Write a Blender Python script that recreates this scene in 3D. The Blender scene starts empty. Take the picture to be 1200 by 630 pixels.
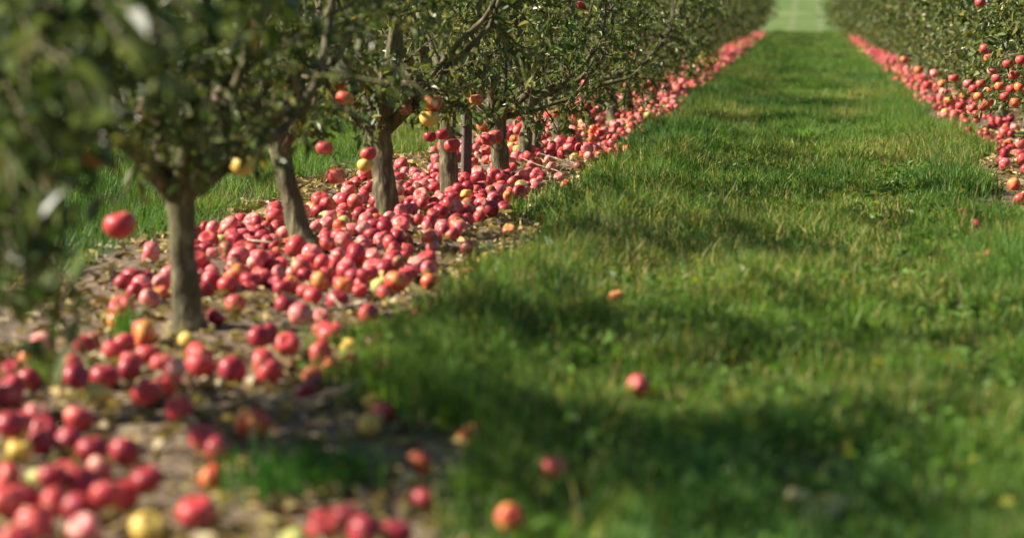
import bpy, math, random
import numpy as np
from mathutils import Vector, Matrix, Quaternion

random.seed(7)
rng = np.random.default_rng(7)
sc = bpy.context.scene
col = sc.collection
R = math.radians

# ------------------------------------------------------------------ camera
CAM_H = 0.90
FPX, W0, H0 = 2667.0, 1200.0, 630.0          # focal length in pixels of the 1200 x 630 photograph
PITCH = math.atan(310 / FPX)
YAW = math.atan(345 * math.cos(PITCH) / FPX)
cam_d = bpy.data.cameras.new('camera')
cam = bpy.data.objects.new('camera', cam_d)
col.objects.link(cam)
cam.location = (0, 0, CAM_H)
cam.rotation_euler = (math.pi / 2 - PITCH, 0, YAW)
cam_d.sensor_width = 36
cam_d.lens = 36 * FPX / W0
cam_d.clip_start = 0.05
cam_d.clip_end = 3000
cam_d.dof.use_dof = True
cam_d.dof.focus_distance = 11.5
cam_d.dof.aperture_fstop = 2.3
cam_d.dof.aperture_blades = 0
sc.camera = cam

# ------------------------------------------------------------------ sky, sun, exposure
SUN_EL, SUN_AZ = R(35), R(-97)               # azimuth measured clockwise from +Y (down the rows); the sun stands to the left
w = bpy.data.worlds.new('World')
sc.world = w
w.use_nodes = True
nt = w.node_tree
sky = nt.nodes.new('ShaderNodeTexSky')
sky.sky_type = 'NISHITA'
sky.sun_disc = False
sky.sun_elevation = SUN_EL
sky.sun_rotation = SUN_AZ
bg = nt.nodes['Background']
bg.inputs['Strength'].default_value = 0.05
nt.links.new(sky.outputs[0], bg.inputs['Color'])
sd = bpy.data.lights.new('sun', 'SUN')
sd.energy = 5.0
sd.angle = R(0.55)
sd.color = (1.0, 0.91, 0.77)
sun = bpy.data.objects.new('sun', sd)
col.objects.link(sun)
sdir = Vector((math.sin(SUN_AZ) * math.cos(SUN_EL), math.cos(SUN_AZ) * math.cos(SUN_EL), math.sin(SUN_EL)))
sun.rotation_euler = sdir.to_track_quat('Z', 'Y').to_euler()
sun.location = sdir * 30
sc.view_settings.view_transform = 'Standard'
sc.view_settings.look = 'None'
sc.view_settings.gamma = 1
sc.view_settings.exposure = 1.12
sc.cycles.max_bounces = 7
sc.cycles.diffuse_bounces = 2
sc.cycles.glossy_bounces = 2
sc.cycles.transmission_bounces = 4
sc.cycles.transparent_max_bounces = 4
sc.cycles.use_denoising = True
sc.cycles.sample_clamp_indirect = 6

# ------------------------------------------------------------------ pixel helpers
CAM_R = Matrix.Rotation(YAW, 3, 'Z') @ Matrix.Rotation(math.pi / 2 - PITCH, 3, 'X')
def ray(px, py):
    return CAM_R @ Vector(((px - W0 / 2) / FPX, -(py - H0 / 2) / FPX, -1.0))
def on_plane(px, py, z=0.0):
    d = ray(px, py)
    t = (z - CAM_H) / d.z
    return Vector((0, 0, CAM_H)) + d * t
def at_depth(px, py, Y):
    d = ray(px, py)
    return Vector((0, 0, CAM_H)) + d * (Y / d.y)
CAM_RT = CAM_R.transposed()
def project(p):
    v = CAM_RT @ (Vector(p) - Vector((0, 0, CAM_H)))
    return W0 / 2 - v.x / v.z * FPX, H0 / 2 + v.y / v.z * FPX, -v.z

# ------------------------------------------------------------------ noise
_lat = np.random.default_rng(11).random((256, 256))
def vnoise(x, y):
    x = np.asarray(x, float); y = np.asarray(y, float)
    xi = np.floor(x).astype(int); yi = np.floor(y).astype(int)
    fx = x - xi; fy = y - yi
    fx = fx * fx * (3 - 2 * fx); fy = fy * fy * (3 - 2 * fy)
    a = _lat[xi % 256, yi % 256]; b = _lat[(xi + 1) % 256, yi % 256]
    c = _lat[xi % 256, (yi + 1) % 256]; d = _lat[(xi + 1) % 256, (yi + 1) % 256]
    return (a * (1 - fx) + b * fx) * (1 - fy) + (c * (1 - fx) + d * fx) * fy
def fbm(x, y):
    return 0.55 * vnoise(x, y) + 0.3 * vnoise(2.1 * x + 7, 2.1 * y + 3) + 0.15 * vnoise(4.3 * x + 1, 4.3 * y + 9)
def gh(x, y):                                   # height of the ground
    return (fbm(np.asarray(x) * 1.4, np.asarray(y) * 1.1) - 0.5) * 0.07

ROW_L, ROW_R, ROW_LL, ROW_RR = -1.75, 1.55, -5.6, 4.95
ROW_END = 69.0
def grass_mask(x, y):                           # > 0 on grass, < 0 on the bare strips under the trees
    x = np.asarray(x, float); y = np.asarray(y, float)
    n = (fbm(x * 2.6 + 3, y * 1.6) - 0.5)
    n2 = (vnoise(x * 0.6 + 40, y * 0.5) - 0.5)
    m = np.full(np.broadcast(x, y).shape, 9.0)
    for r, hl, hr in ((ROW_L, 0.68, 0.68), (ROW_R, 0.58, 0.75), (ROW_LL, 0.7, 0.7), (ROW_RR, 0.7, 0.7)):
        if r == ROW_L: hr = hr + 0.02 + 0.46 * np.clip((5.7 - y) / 1.5, 0, 1.1)      # the bare strip widens towards the camera
        if r == ROW_R: hl = hl + 0.1 * np.clip((14 - y) / 4, 0, 1)
        d = np.where(x < r, r - x - hl, x - r - hr)
        m = np.minimum(m, d)
    m = m + n * 0.65 + n2 * 0.25
    return np.where(y > ROW_END + 1.5, 1.0, m)

# ------------------------------------------------------------------ mesh helpers
def np_mesh(name, V, F, mats, tint=None, mi=None, smooth=False, extra=None):
    V = np.ascontiguousarray(V, np.float32); F = np.ascontiguousarray(F, np.int32)
    k = F.shape[1]
    me = bpy.data.meshes.new(name)
    me.vertices.add(len(V)); me.vertices.foreach_set('co', V.ravel())
    me.loops.add(F.size); me.loops.foreach_set('vertex_index', F.ravel())
    me.polygons.add(len(F)); me.polygons.foreach_set('loop_start', np.arange(0, F.size, k, dtype=np.int32))
    for m in mats:
        me.materials.append(m)
    if mi is not None:
        me.polygons.foreach_set('material_index', np.asarray(mi, np.int32))
    me.polygons.foreach_set('use_smooth', np.full(len(F), smooth))
    me.update(calc_edges=True)
    if tint is not None:
        a = me.attributes.new('tint', 'FLOAT_COLOR', 'POINT')
        t = np.ones((len(V), 4), np.float32); t[:, :3] = tint
        a.data.foreach_set('color', t.ravel())
    for nm, (ty, arr) in (extra or {}).items():
        a = me.attributes.new(nm, ty, 'POINT')
        a.data.foreach_set('vector' if ty == 'FLOAT_VECTOR' else 'value', np.ascontiguousarray(arr, np.float32).ravel())
    return me

def link(name, me, parent=None, loc=None, rot=None, scale=None):
    o = bpy.data.objects.new(name, me)
    col.objects.link(o)
    o.parent = parent
    if loc is not None: o.location = loc
    if rot is not None: o.rotation_euler = rot
    if scale is not None: o.scale = scale
    return o
def tag(o, label, cat, group=None):
    o['label'] = label; o['category'] = cat
    if group: o['group'] = group
    return o

class Tubes:
    def __init__(s): s.V = []; s.F = []; s.n = 0
    def add(s, pts, rad, sides=6, wob=0.0, cap=True, seed=0):
        pts = np.asarray(pts, float); rad = np.asarray(rad, float)
        m = len(pts)
        t = np.gradient(pts, axis=0); t /= np.linalg.norm(t, axis=1)[:, None] + 1e-9
        ref = np.array([0.31, 0.95, 0.05]) if abs(t[0][1]) < 0.8 else np.array([0.95, 0.1, 0.3])
        u = np.cross(t, ref); u /= np.linalg.norm(u, axis=1)[:, None] + 1e-9
        v = np.cross(t, u)
        a = np.arange(sides) * 2 * math.pi / sides
        rr = np.repeat(rad[:, None], sides, 1)
        if wob:
            g = np.random.default_rng(seed)
            lob = g.normal(0, 1, (3, 2))
            for k in range(3):
                rr = rr * (1 + wob * 0.5 * np.sin((k + 2) * a[None, :] + lob[k, 0] * 3 + np.linspace(0, lob[k, 1] * 2, m)[:, None]))
            rr = rr * (1 + wob * 0.5 * g.normal(0, 1, rr.shape))
        P = pts[:, None, :] + rr[..., None] * (np.cos(a)[None, :, None] * u[:, None, :] + np.sin(a)[None, :, None] * v[:, None, :])
        s.V.append(P.reshape(-1, 3))
        i = np.arange(m - 1)[:, None] * sides; j = np.arange(sides)[None, :]; j2 = (j + 1) % sides
        q = np.stack([i + j, i + j2, i + sides + j2, i + sides + j], -1).reshape(-1, 4)
        f = np.concatenate([q[:, [0, 1, 2]], q[:, [0, 2, 3]]])
        s.F.append(f + s.n)
        s.n += m * sides
        if cap:
            s.V.append(pts[-1:] + t[-1:] * rad[-1] * 0.4)
            b = s.n - sides
            s.F.append(np.array([[b + k, b + (k + 1) % sides, s.n] for k in range(sides)]))
            s.n += 1
    def mesh(s, name, mats, smooth=True):
        return np_mesh(name, np.concatenate(s.V), np.concatenate(s.F), mats, smooth=smooth)

# ------------------------------------------------------------------ materials
def new_mat(name):
    m = bpy.data.materials.new(name); m.use_nodes = True
    n = m.node_tree.nodes; l = m.node_tree.links
    b = n['Principled BSDF']
    return m, n, l, b
def ramp(n, stops, interp='LINEAR'):
    r = n.new('ShaderNodeValToRGB'); r.color_ramp.interpolation = interp
    e = r.color_ramp.elements
    while len(e) < len(stops): e.new(0.5)
    for el, (p, c) in zip(e, stops):
        el.position = p; el.color = (*c, 1)
    return r
def mixc(n, l, fac, a, b, typ='MIX'):
    x = n.new('ShaderNodeMix'); x.data_type = 'RGBA'; x.blend_type = typ
    for i, s in ((0, fac), (6, a), (7, b)):
        if hasattr(s, 'links'): l.new(s, x.inputs[i])
        elif isinstance(s, (int, float)): x.inputs[i].default_value = s
        else: x.inputs[i].default_value = (*s, 1)
    return x.outputs[2]
def noise(n, l, scale, detail=3, vec=None, rough=0.55):
    t = n.new('ShaderNodeTexNoise'); t.inputs['Scale'].default_value = scale
    t.inputs['Detail'].default_value = detail; t.inputs['Roughness'].default_value = rough
    if vec is not None: l.new(vec, t.inputs['Vector'])
    return t

# ground: crumbly brown earth on the strips, dark thatch under the grass (mask baked as attribute)
def mat_ground():
    m, n, l, b = new_mat('earth_and_thatch')
    tc = n.new('ShaderNodeTexCoord')
    n1 = noise(n, l, 9, 6, tc.outputs['Object']); n2 = noise(n, l, 55, 4, tc.outputs['Object']); n3 = noise(n, l, 2.0, 3, tc.outputs['Object'])
    soil = ramp(n, [(0.28, (0.075, 0.047, 0.030)), (0.5, (0.17, 0.115, 0.07)), (0.72, (0.30, 0.225, 0.14))])
    l.new(n1.outputs[0], soil.inputs[0])
    s2 = mixc(n, l, 0.35, soil.outputs[0], ramp_link(n, l, n2, [(0.35, (0.06, 0.04, 0.026)), (0.65, (0.34, 0.26, 0.165))]))
    th = ramp(n, [(0.3, (0.022, 0.040, 0.010)), (0.55, (0.05, 0.075, 0.018)), (0.75, (0.12, 0.11, 0.04))])
    l.new(n3.outputs[0], th.inputs[0])
    at = n.new('ShaderNodeAttribute'); at.attribute_name = 'grassy'
    c = mixc(n, l, at.outputs['Fac'], s2, th.outputs[0])
    l.new(c, b.inputs['Base Color'])
    b.inputs['Roughness'].default_value = 0.95
    bp = n.new('ShaderNodeBump'); bp.inputs['Strength'].default_value = 0.9; bp.inputs['Distance'].default_value = 0.02
    ad = n.new('ShaderNodeMath'); ad.operation = 'ADD'
    l.new(n1.outputs[0], ad.inputs[0]); l.new(n2.outputs[0], ad.inputs[1])
    l.new(ad.outputs[0], bp.inputs['Height']); l.new(bp.outputs[0], b.inputs['Normal'])
    return m
def ramp_link(n, l, src, stops):
    r = ramp(n, stops); l.new(src.outputs[0], r.inputs[0]); return r.outputs[0]

def mat_field():
    m, n, l, b = new_mat('far_meadow')
    tc = n.new('ShaderNodeTexCoord')
    sep = n.new('ShaderNodeSeparateXYZ'); l.new(tc.outputs['Object'], sep.inputs[0])
    n1 = noise(n, l, 0.35, 5, tc.outputs['Object']); n2 = noise(n, l, 2.5, 4, tc.outputs['Object'])
    base = ramp_link(n, l, n1, [(0.3, (0.070, 0.125, 0.018)), (0.55, (0.105, 0.17, 0.026)), (0.75, (0.19, 0.22, 0.05))])
    fine = ramp_link(n, l, n2, [(0.3, (0.75, 0.75, 0.75)), (0.7, (1.15, 1.15, 1.1))])
    c = mixc(n, l, 1.0, base, fine, 'MULTIPLY')
    wv = n.new('ShaderNodeTexWave'); wv.bands_direction = 'X'; wv.inputs['Scale'].default_value = 0.33
    wv.inputs['Distortion'].default_value = 0.4; l.new(tc.outputs['Object'], wv.inputs['Vector'])
    c = mixc(n, l, ramp_link(n, l, wv, [(0.75, (0, 0, 0)), (1.0, (0.7, 0.7, 0.7))]), c, (0.15, 0.18, 0.06))
    l.new(c, b.inputs['Base Color']); b.inputs['Roughness'].default_value = 0.9
    return m

def mat_foliage(name, rough, trans, under=None, spec=0.5):
    """leaf / grass: colour from the tint attribute, light shining through the thin blade"""
    m, n, l, b = new_mat(name)
    at = n.new('ShaderNodeAttribute'); at.attribute_name = 'tint'
    oi = n.new('ShaderNodeObjectInfo')
    hs = n.new('ShaderNodeHueSaturation'); l.new(at.outputs['Color'], hs.inputs['Color'])
    mr = n.new('ShaderNodeMapRange'); mr.inputs['To Min'].default_value = 0.8; mr.inputs['To Max'].default_value = 1.2
    l.new(oi.outputs['Random'], mr.inputs[0]); l.new(mr.outputs[0], hs.inputs['Value'])
    c = hs.outputs[0]
    if under:
        g = n.new('ShaderNodeNewGeometry')
        c = mixc(n, l, g.outputs['Backfacing'], c, mixc(n, l, 0.55, c, under))
    l.new(c, b.inputs['Base Color'])
    b.inputs['Roughness'].default_value = rough
    b.inputs['Specular IOR Level'].default_value = spec
    tr = n.new('ShaderNodeBsdfTranslucent')
    tc_ = mixc(n, l, 1.0, c, (1.5, 1.6, 0.7), 'MULTIPLY'); l.new(tc_, tr.inputs['Color'])
    mx = n.new('ShaderNodeMixShader'); mx.inputs[0].default_value = trans
    l.new(b.outputs[0], mx.inputs[1]); l.new(tr.outputs[0], mx.inputs[2])
    l.new(mx.outputs[0], n['Material Output'].inputs['Surface'])
    return m

def mat_bark():
    m, n, l, b = new_mat('bark')
    tc = n.new('ShaderNodeTexCoord')
    mp = n.new('ShaderNodeMapping'); mp.inputs['Scale'].default_value = (1, 1, 0.35); l.new(tc.outputs['Object'], mp.inputs[0])
    n1 = noise(n, l, 34, 6, mp.outputs[0], 0.65); n2 = noise(n, l, 7, 4, tc.outputs['Object'])
    c1 = ramp_link(n, l, n1, [(0.3, (0.035, 0.028, 0.016)), (0.5, (0.10, 0.082, 0.044)), (0.72, (0.36, 0.32, 0.18))])
    f = ramp_link(n, l, n2, [(0.45, (0, 0, 0)), (0.62, (1, 1, 1))])
    f2 = mixc(n, l, 0.5, (0, 0, 0), f)
    c = mixc(n, l, f2, c1, (0.15, 0.16, 0.045))
    l.new(c, b.inputs['Base Color']); b.inputs['Roughness'].default_value = 0.9
    bp = n.new('ShaderNodeBump'); bp.inputs['Strength'].default_value = 1.0; bp.inputs['Distance'].default_value = 0.014
    l.new(n1.outputs[0], bp.inputs['Height']); l.new(bp.outputs[0], b.inputs['Normal'])
    return m

def mat_apple(name, skin, dark, ground, amount):
    """skin colour streaked over a ground colour that shows round the stem and eye; 'lc' = place on the apple, 'seed' = which apple"""
    m, n, l, b = new_mat(name)
    at = n.new('ShaderNodeAttribute'); at.attribute_name = 'lc'
    se = n.new('ShaderNodeAttribute'); se.attribute_name = 'seed'
    oi = n.new('ShaderNodeObjectInfo')
    sm = n.new('ShaderNodeMath'); sm.operation = 'ADD'; l.new(se.outputs['Fac'], sm.inputs[0]); l.new(oi.outputs['Random'], sm.inputs[1])
    sc_ = n.new('ShaderNodeMath'); sc_.operation = 'MULTIPLY'; sc_.inputs[1].default_value = 37.0; l.new(sm.outputs[0], sc_.inputs[0])
    cb = n.new('ShaderNodeCombineXYZ')
    for i in range(3): l.new(sc_.outputs[0], cb.inputs[i])
    va = n.new('ShaderNodeVectorMath'); va.operation = 'ADD'; l.new(at.outputs['Vector'], va.inputs[0]); l.new(cb.outputs[0], va.inputs[1])
    big = noise(n, l, 0.9, 2, va.outputs[0])
    st = n.new('ShaderNodeMapping'); st.inputs['Scale'].default_value = (4.5, 4.5, 0.5); l.new(va.outputs[0], st.inputs[0])
    streak = noise(n, l, 2.2, 3, st.outputs[0])
    sep = n.new('ShaderNodeSeparateXYZ'); l.new(at.outputs['Vector'], sep.inputs[0])
    ab = n.new('ShaderNodeMath'); ab.operation = 'ABSOLUTE'; l.new(sep.outputs['Z'], ab.inputs[0])
    # ground colour mask
    k = n.new('ShaderNodeMath'); k.operation = 'MULTIPLY_ADD'; k.inputs[1].default_value = 0.55; l.new(streak.outputs[0], k.inputs[0]); l.new(big.outputs[0], k.inputs[2])
    mr = n.new('ShaderNodeMapRange'); mr.inputs['From Min'].default_value = 0.98 - amount; mr.inputs['From Max'].default_value = 1.20 - amount
    l.new(k.outputs[0], mr.inputs[0])
    skinc = mixc(n, l, streak.outputs[0], dark, skin)
    c = mixc(n, l, mr.outputs[0], skinc, ground)
    sp = noise(n, l, 14, 2, va.outputs[0])
    c = mixc(n, l, ramp_link(n, l, sp, [(0.66, (0, 0, 0)), (0.75, (0.5, 0.5, 0.5))]), c, (0.55, 0.38, 0.2))
    br = noise(n, l, 1.5, 3, va.outputs[0], 0.7)
    bm_ = ramp_link(n, l, br, [(0.60, (0, 0, 0)), (0.67, (0.75, 0.75, 0.75))])
    c = mixc(n, l, bm_, c, (0.20, 0.085, 0.04))
    du = noise(n, l, 5, 4, va.outputs[0], 0.7)
    c = mixc(n, l, ramp_link(n, l, du, [(0.42, (0, 0, 0)), (0.75, (0.18, 0.18, 0.18))]), c, (0.62, 0.36, 0.30))      # waxy bloom and dust
    l.new(c, b.inputs['Base Color'])
    l.new(ramp_link(n, l, du, [(0.35, (0.28, 0.28, 0.28)), (0.65, (0.6, 0.6, 0.6))]), b.inputs['Roughness'])
    b.inputs['Specular IOR Level'].default_value = 0.38
    return m
def mat_plain(name, c, rough=0.8, var=0.3, scale=20):
    m, n, l, b = new_mat(name)
    tc = n.new('ShaderNodeTexCoord'); n1 = noise(n, l, scale, 4, tc.outputs['Object'])
    l.new(ramp_link(n, l, n1, [(0.3, tuple(x * (1 - var) for x in c)), (0.7, tuple(x * (1 + var) for x in c))]), b.inputs['Base Color'])
    b.inputs['Roughness'].default_value = rough
    return m

M_GROUND = mat_ground(); M_FIELD = mat_field(); M_BARK = mat_bark()
M_GRASS = mat_foliage('grass_blade', 0.5, 0.34, None, 0.25)
M_LEAF = mat_foliage('apple_leaf', 0.34, 0.26, (0.22, 0.26, 0.11), 0.35)
M_LITTER = mat_foliage('dead_leaf', 0.8, 0.15, None, 0.2)
APPLE = {
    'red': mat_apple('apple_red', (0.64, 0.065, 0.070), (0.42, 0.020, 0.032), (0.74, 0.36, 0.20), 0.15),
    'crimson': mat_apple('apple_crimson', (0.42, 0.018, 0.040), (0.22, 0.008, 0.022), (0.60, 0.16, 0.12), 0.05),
    'pink-red': mat_apple('apple_pink_red', (0.74, 0.165, 0.175), (0.55, 0.050, 0.075), (0.78, 0.46, 0.32), 0.22),
    'orange-red': mat_apple('apple_orange_red', (0.68, 0.10, 0.035), (0.50, 0.030, 0.022), (0.78, 0.42, 0.10), 0.24),
    'yellow': mat_apple('apple_yellow', (0.70, 0.28, 0.045), (0.60, 0.13, 0.03), (0.74, 0.52, 0.10), 0.48),
    'green': mat_apple('apple_green', (0.42, 0.40, 0.09), (0.40, 0.30, 0.08), (0.46, 0.48, 0.13), 0.50),
    'brown': mat_apple('apple_brown', (0.30, 0.10, 0.045), (0.16, 0.045, 0.022), (0.42, 0.22, 0.09), 0.2),
}
AKEYS = list(APPLE)
M_STEM = mat_plain('apple_stem', (0.10, 0.06, 0.03))
M_STAKE = mat_plain('weathered_stake', (0.10, 0.075, 0.065), 0.9, 0.35, 30)
M_TWIG = mat_plain('dry_twig', (0.40, 0.32, 0.22), 0.85, 0.3, 25)

# ------------------------------------------------------------------ the ground, one sheet, and the meadow rising behind it
def axis(parts):
    out = []
    for a, b, s in parts:
        out += list(np.arange(a, b, s))
    out.append(parts[-1][1])
    return np.array(out)
gx = axis([(-240, -40, 40), (-40, -9, 4), (-9, -3, 0.4), (-3, 2.6, 0.07), (2.6, 9, 0.4), (9, 40, 4), (40, 240, 40)])
gy = axis([(-60, 0, 6), (0, 3, 0.5), (3, 22, 0.08), (22, 76, 0.5)])
X, Y = np.meshgrid(gx, gy)
Z = gh(X, Y) * np.clip((76 - Y) / 4, 0, 1)
V = np.stack([X, Y, Z], -1).reshape(-1, 3)
nx, ny = len(gx), len(gy)
i = np.arange(ny - 1)[:, None] * nx + np.arange(nx - 1)[None, :]
F = np.stack([i, i + 1, i + nx + 1, i + nx], -1).reshape(-1, 4)
gm = np.clip(grass_mask(X, Y).ravel() / 0.16 + 0.5, 0, 1)
ground = link('ground', np_mesh('ground', V, F, [M_GROUND], smooth=True, extra={'grassy': ('FLOAT', gm)}))
ground['kind'] = 'structure'

fx = axis([(-400, -40, 30), (-40, 40, 1.0), (40, 400, 30)])
fy = axis([(76, 200, 2.0), (200, 900, 25)])
X, Y = np.meshgrid(fx, fy)
d = Y - 76
Z = 0.075 * d - 3.0 * (1 - np.exp(-d / 60)) * 0.6 + np.clip(d / 20, 0, 1) * (fbm(X * 0.1, Y * 0.07) - 0.5) * 0.8
V = np.stack([X, Y, Z], -1).reshape(-1, 3)
nx, ny = len(fx), len(fy)
i = np.arange(ny - 1)[:, None] * nx + np.arange(nx - 1)[None, :]
F = np.stack([i, i + 1, i + nx + 1, i + nx], -1).reshape(-1, 4)
field = link('field', np_mesh('field', V, F, [M_FIELD], smooth=True))
field['kind'] = 'structure'

# ------------------------------------------------------------------ leaves (vectorised)
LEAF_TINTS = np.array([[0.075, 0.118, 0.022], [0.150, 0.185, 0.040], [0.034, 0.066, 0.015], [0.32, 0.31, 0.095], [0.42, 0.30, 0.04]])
def leaf_mesh_arrays(P, D, L, tints, width=0.38, fold=0.35, curl=0.25, g=None):
    """P base points, D directions; oval folded leaf of 6 verts / 4 tris"""
    g = g or rng
    n = len(P)
    D = D / (np.linalg.norm(D, axis=1)[:, None] + 1e-9)
    r = g.normal(0, 1, (n, 3))
    S = np.cross(D, r); S /= np.linalg.norm(S, axis=1)[:, None] + 1e-9
    N = np.cross(S, D)
    sg = np.where(N[:, 2] < 0, -1.0, 1.0)[:, None]     # upper side up more often than not
    flip = np.where(g.random(n)[:, None] < 0.8, sg, -sg)
    S = S * flip; N = N * flip
    L = L[:, None]
    wd = L * width * g.uniform(0.75, 1.2, n)[:, None]
    fo = wd * fold * g.uniform(0.3, 1.6, n)[:, None]
    cu = L * curl * g.uniform(-0.3, 1.5, n)[:, None]
    base = P
    tip = P + D * L - N * cu
    m1 = P + D * L * 0.35; m2 = P + D * L * 0.72 - N * cu * 0.4
    V = np.stack([base, m1 + S * wd * 0.5 + N * fo, m2 + S * wd * 0.36 + N * fo * 0.7, tip, m2 - S * wd * 0.36 + N * fo * 0.7, m1 - S * wd * 0.5 + N * fo], 1).reshape(-1, 3)
    b = np.arange(n)[:, None] * 6
    F = np.concatenate([b + [0, 1, 2], b + [0, 2, 3], b + [0, 3, 4], b + [0, 4, 5]])
    F = F[:, ::-1]
    return V, F, np.repeat(tints, 6, 0)

# ------------------------------------------------------------------ grass
def blades(P, h, wd, tri, lean, tint):
    """P roots (n,3). tri=3: bent blade of quad + tip, tri=1: one triangle"""
    n = len(P)
    a = rng.random(n) * 2 * math.pi
    fa = rng.random(n) * 2 * math.pi
    side = np.stack([np.cos(fa), np.sin(fa), np.zeros(n)], 1) * (wd / 2)[:, None]
    dirv = np.stack([np.cos(a), np.sin(a), np.zeros(n)], 1)
    ln = (lean * h)[:, None]
    up = np.array([0, 0, 1.0])
    tip = P + dirv * ln + up * (h * np.sqrt(np.clip(1 - (lean * 0.8) ** 2, 0.15, 1)))[:, None]
    if tri == 1:
        V = np.stack([P - side, P + side, tip], 1).reshape(-1, 3)
        F = np.arange(n * 3).reshape(-1, 3)
        T = np.repeat(tint, 3, 0)
    else:
        mid = P + dirv * ln * 0.32 + up * (h * 0.58)[:, None]
        V = np.stack([P - side, P + side, mid + side * 0.8, mid - side * 0.8, tip], 1).reshape(-1, 3)
        b = np.arange(n)[:, None] * 5
        F = np.concatenate([b + [0, 1, 2], b + [0, 2, 3], b + [3, 2, 4]])
        T = np.repeat(tint, 5, 0)
    return V, F, T
def grass_tint(x, y, n):
    p = fbm(x * 1.3 + 20, y * 0.9 + 5)[:, None]
    p2 = vnoise(x * 0.9 + 60, y * 0.5)[:, None]
    g1 = np.array([0.056, 0.136, 0.026]); g2 = np.array([0.140, 0.225, 0.038]); dry = np.array([0.32, 0.27, 0.09]); blue = np.array([0.030, 0.100, 0.030])
    c = g1 * (1 - p) + g2 * p
    c = np.where(p2 > 0.62, c * 0.6 + blue * 0.4, c)
    worn = np.exp(-((x - 0.42 - 0.1 * np.sin(y * 0.6)) / 0.16) ** 2) + 0.7 * np.exp(-((x + 0.45 - 0.1 * np.sin(y * 0.5 + 1)) / 0.15) ** 2)
    dryp = 0.22 * worn * (vnoise(x * 1.5 + 3, y * 0.8) > 0.45) + np.clip((fbm(x * 1.1 + 90, y * 0.8 + 33) - 0.53) * 2.2, 0.02, 0.28)
    isdry = rng.random(n) < dryp
    c = np.where(isdry[:, None], dry * rng.uniform(0.6, 1.25, n)[:, None], c)
    return c * (rng.uniform(0.5, 1.5, n) * (0.65 + 0.75 * fbm(x * 4 + 30, y * 3)))[:, None]
GV, GF, GT = [], [], []
goff = 0
def add_grass(x0, x1, y0, y1, dens, hmin, hmax, wmin, wmax, tri, clump=0.65):
    global goff
    n = int((x1 - x0) * (y1 - y0) * dens)
    nc = int(n * clump / 22) + 1
    cx = rng.uniform(x0, x1, nc); cy = rng.uniform(y0, y1, nc)
    k = rng.integers(0, nc, int(n * clump))
    x = np.concatenate([cx[k] + rng.normal(0, 0.028, len(k)), rng.uniform(x0, x1, n - len(k))])
    y = np.concatenate([cy[k] + rng.normal(0, 0.028, len(k)), rng.uniform(y0, y1, n - len(k))])
    m = grass_mask(x, y)
    keep = rng.random(n) < np.clip(m / 0.14 + 0.42, 0.0, 1) * np.clip(fbm(x * 3 + 5, y * 3) * 2.2 - 0.1, 0.12, 1)
    keep &= m > -0.12
    x, y, m = x[keep], y[keep], m[keep]
    n = len(x)
    P = np.stack([x, y, gh(x, y) - 0.004], 1)
    tall = 0.25 + 0.75 * fbm(x * 1.8 + 50, y * 1.5 + 8) + 0.75 * vnoise(x * 7 + 13, y * 7) ** 2
    edge = np.exp(-((x + 0.78) / 0.22) ** 2) * 0.55 + np.exp(-((x - 0.8) / 0.25) ** 2) * 0.3
    wear = np.exp(-((x - 0.42 - 0.1 * np.sin(y * 0.6)) / 0.15) ** 2) * 0.3 + np.exp(-((x + 0.45 - 0.1 * np.sin(y * 0.5 + 1)) / 0.14) ** 2) * 0.22      # wheel tracks
    h = rng.uniform(hmin, hmax, n) * np.maximum(tall + edge - wear, 0.25)
    V, F, T = blades(P, h, rng.uniform(wmin, wmax, n), tri, np.abs(rng.normal(0.5, 0.34, n)).clip(0, 1.15), grass_tint(x, y, n))
    GV.append(V); GF.append(F + goff); GT.append(T); goff += len(V)
add_grass(-1.35, 1.30, 2.8, 9.0, 8000, 0.045, 0.13, 0.0028, 0.0058, 3)
add_grass(-1.35, 1.30, 9.0, 16.0, 6500, 0.045, 0.13, 0.0034, 0.0066, 3)
add_grass(-1.35, 1.25, 16.0, 32.0, 4200, 0.05, 0.12, 0.005, 0.009, 1)
add_grass(-1.35, 1.25, 32.0, 71.0, 1700, 0.05, 0.12, 0.009, 0.016, 1)
add_grass(-5.2, -2.25, 4.0, 16.0, 3200, 0.05, 0.12, 0.004, 0.007, 1)
add_grass(-5.2, -2.25, 16.0, 45.0, 700, 0.05, 0.12, 0.008, 0.014, 1)
add_grass(2.2, 4.4, 9.0, 45.0, 700, 0.05, 0.12, 0.008, 0.014, 1)
def add_weeds(x0, x1, y0, y1, n):                    # clover and broad leaves low in the sward
    global goff
    cx = rng.uniform(x0, x1, n); cy = rng.uniform(y0, y1, n)
    ok = (grass_mask(cx, cy) > 0.0) & (fbm(cx * 1.7 + 11, cy * 1.7) > 0.5)
    cx, cy = np.repeat(cx[ok], 14), np.repeat(cy[ok], 14)
    n = len(cx)
    x = cx + rng.normal(0, 0.05, n); y = cy + rng.normal(0, 0.05, n)
    P = np.stack([x, y, gh(x, y) + rng.uniform(0.015, 0.06, n)], 1)
    a = rng.random(n) * 6.283
    D = np.stack([np.cos(a), np.sin(a), rng.uniform(-0.1, 0.7, n)], 1)
    c = np.array([0.085, 0.160, 0.026]) * rng.uniform(0.6, 1.6, n)[:, None] * np.where(rng.random(n)[:, None] < 0.12, np.array([[2.2, 1.2, 1.0]]), 1.0)
    V, F, T = leaf_mesh_arrays(P, D, rng.uniform(0.018, 0.042, n), c, 0.6, 0.25, 0.3)
    GV.append(V); GF.append(F + goff); GT.append(T); goff += len(V)
add_weeds(-1.2, 1.2, 3.0, 8.5, 520)
add_weeds(-1.2, 1.2, 8.5, 13.0, 160)
grass = link('grass', np_mesh('grass', np.concatenate(GV), np.concatenate(GF), [M_GRASS], tint=np.concatenate(GT)))
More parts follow.
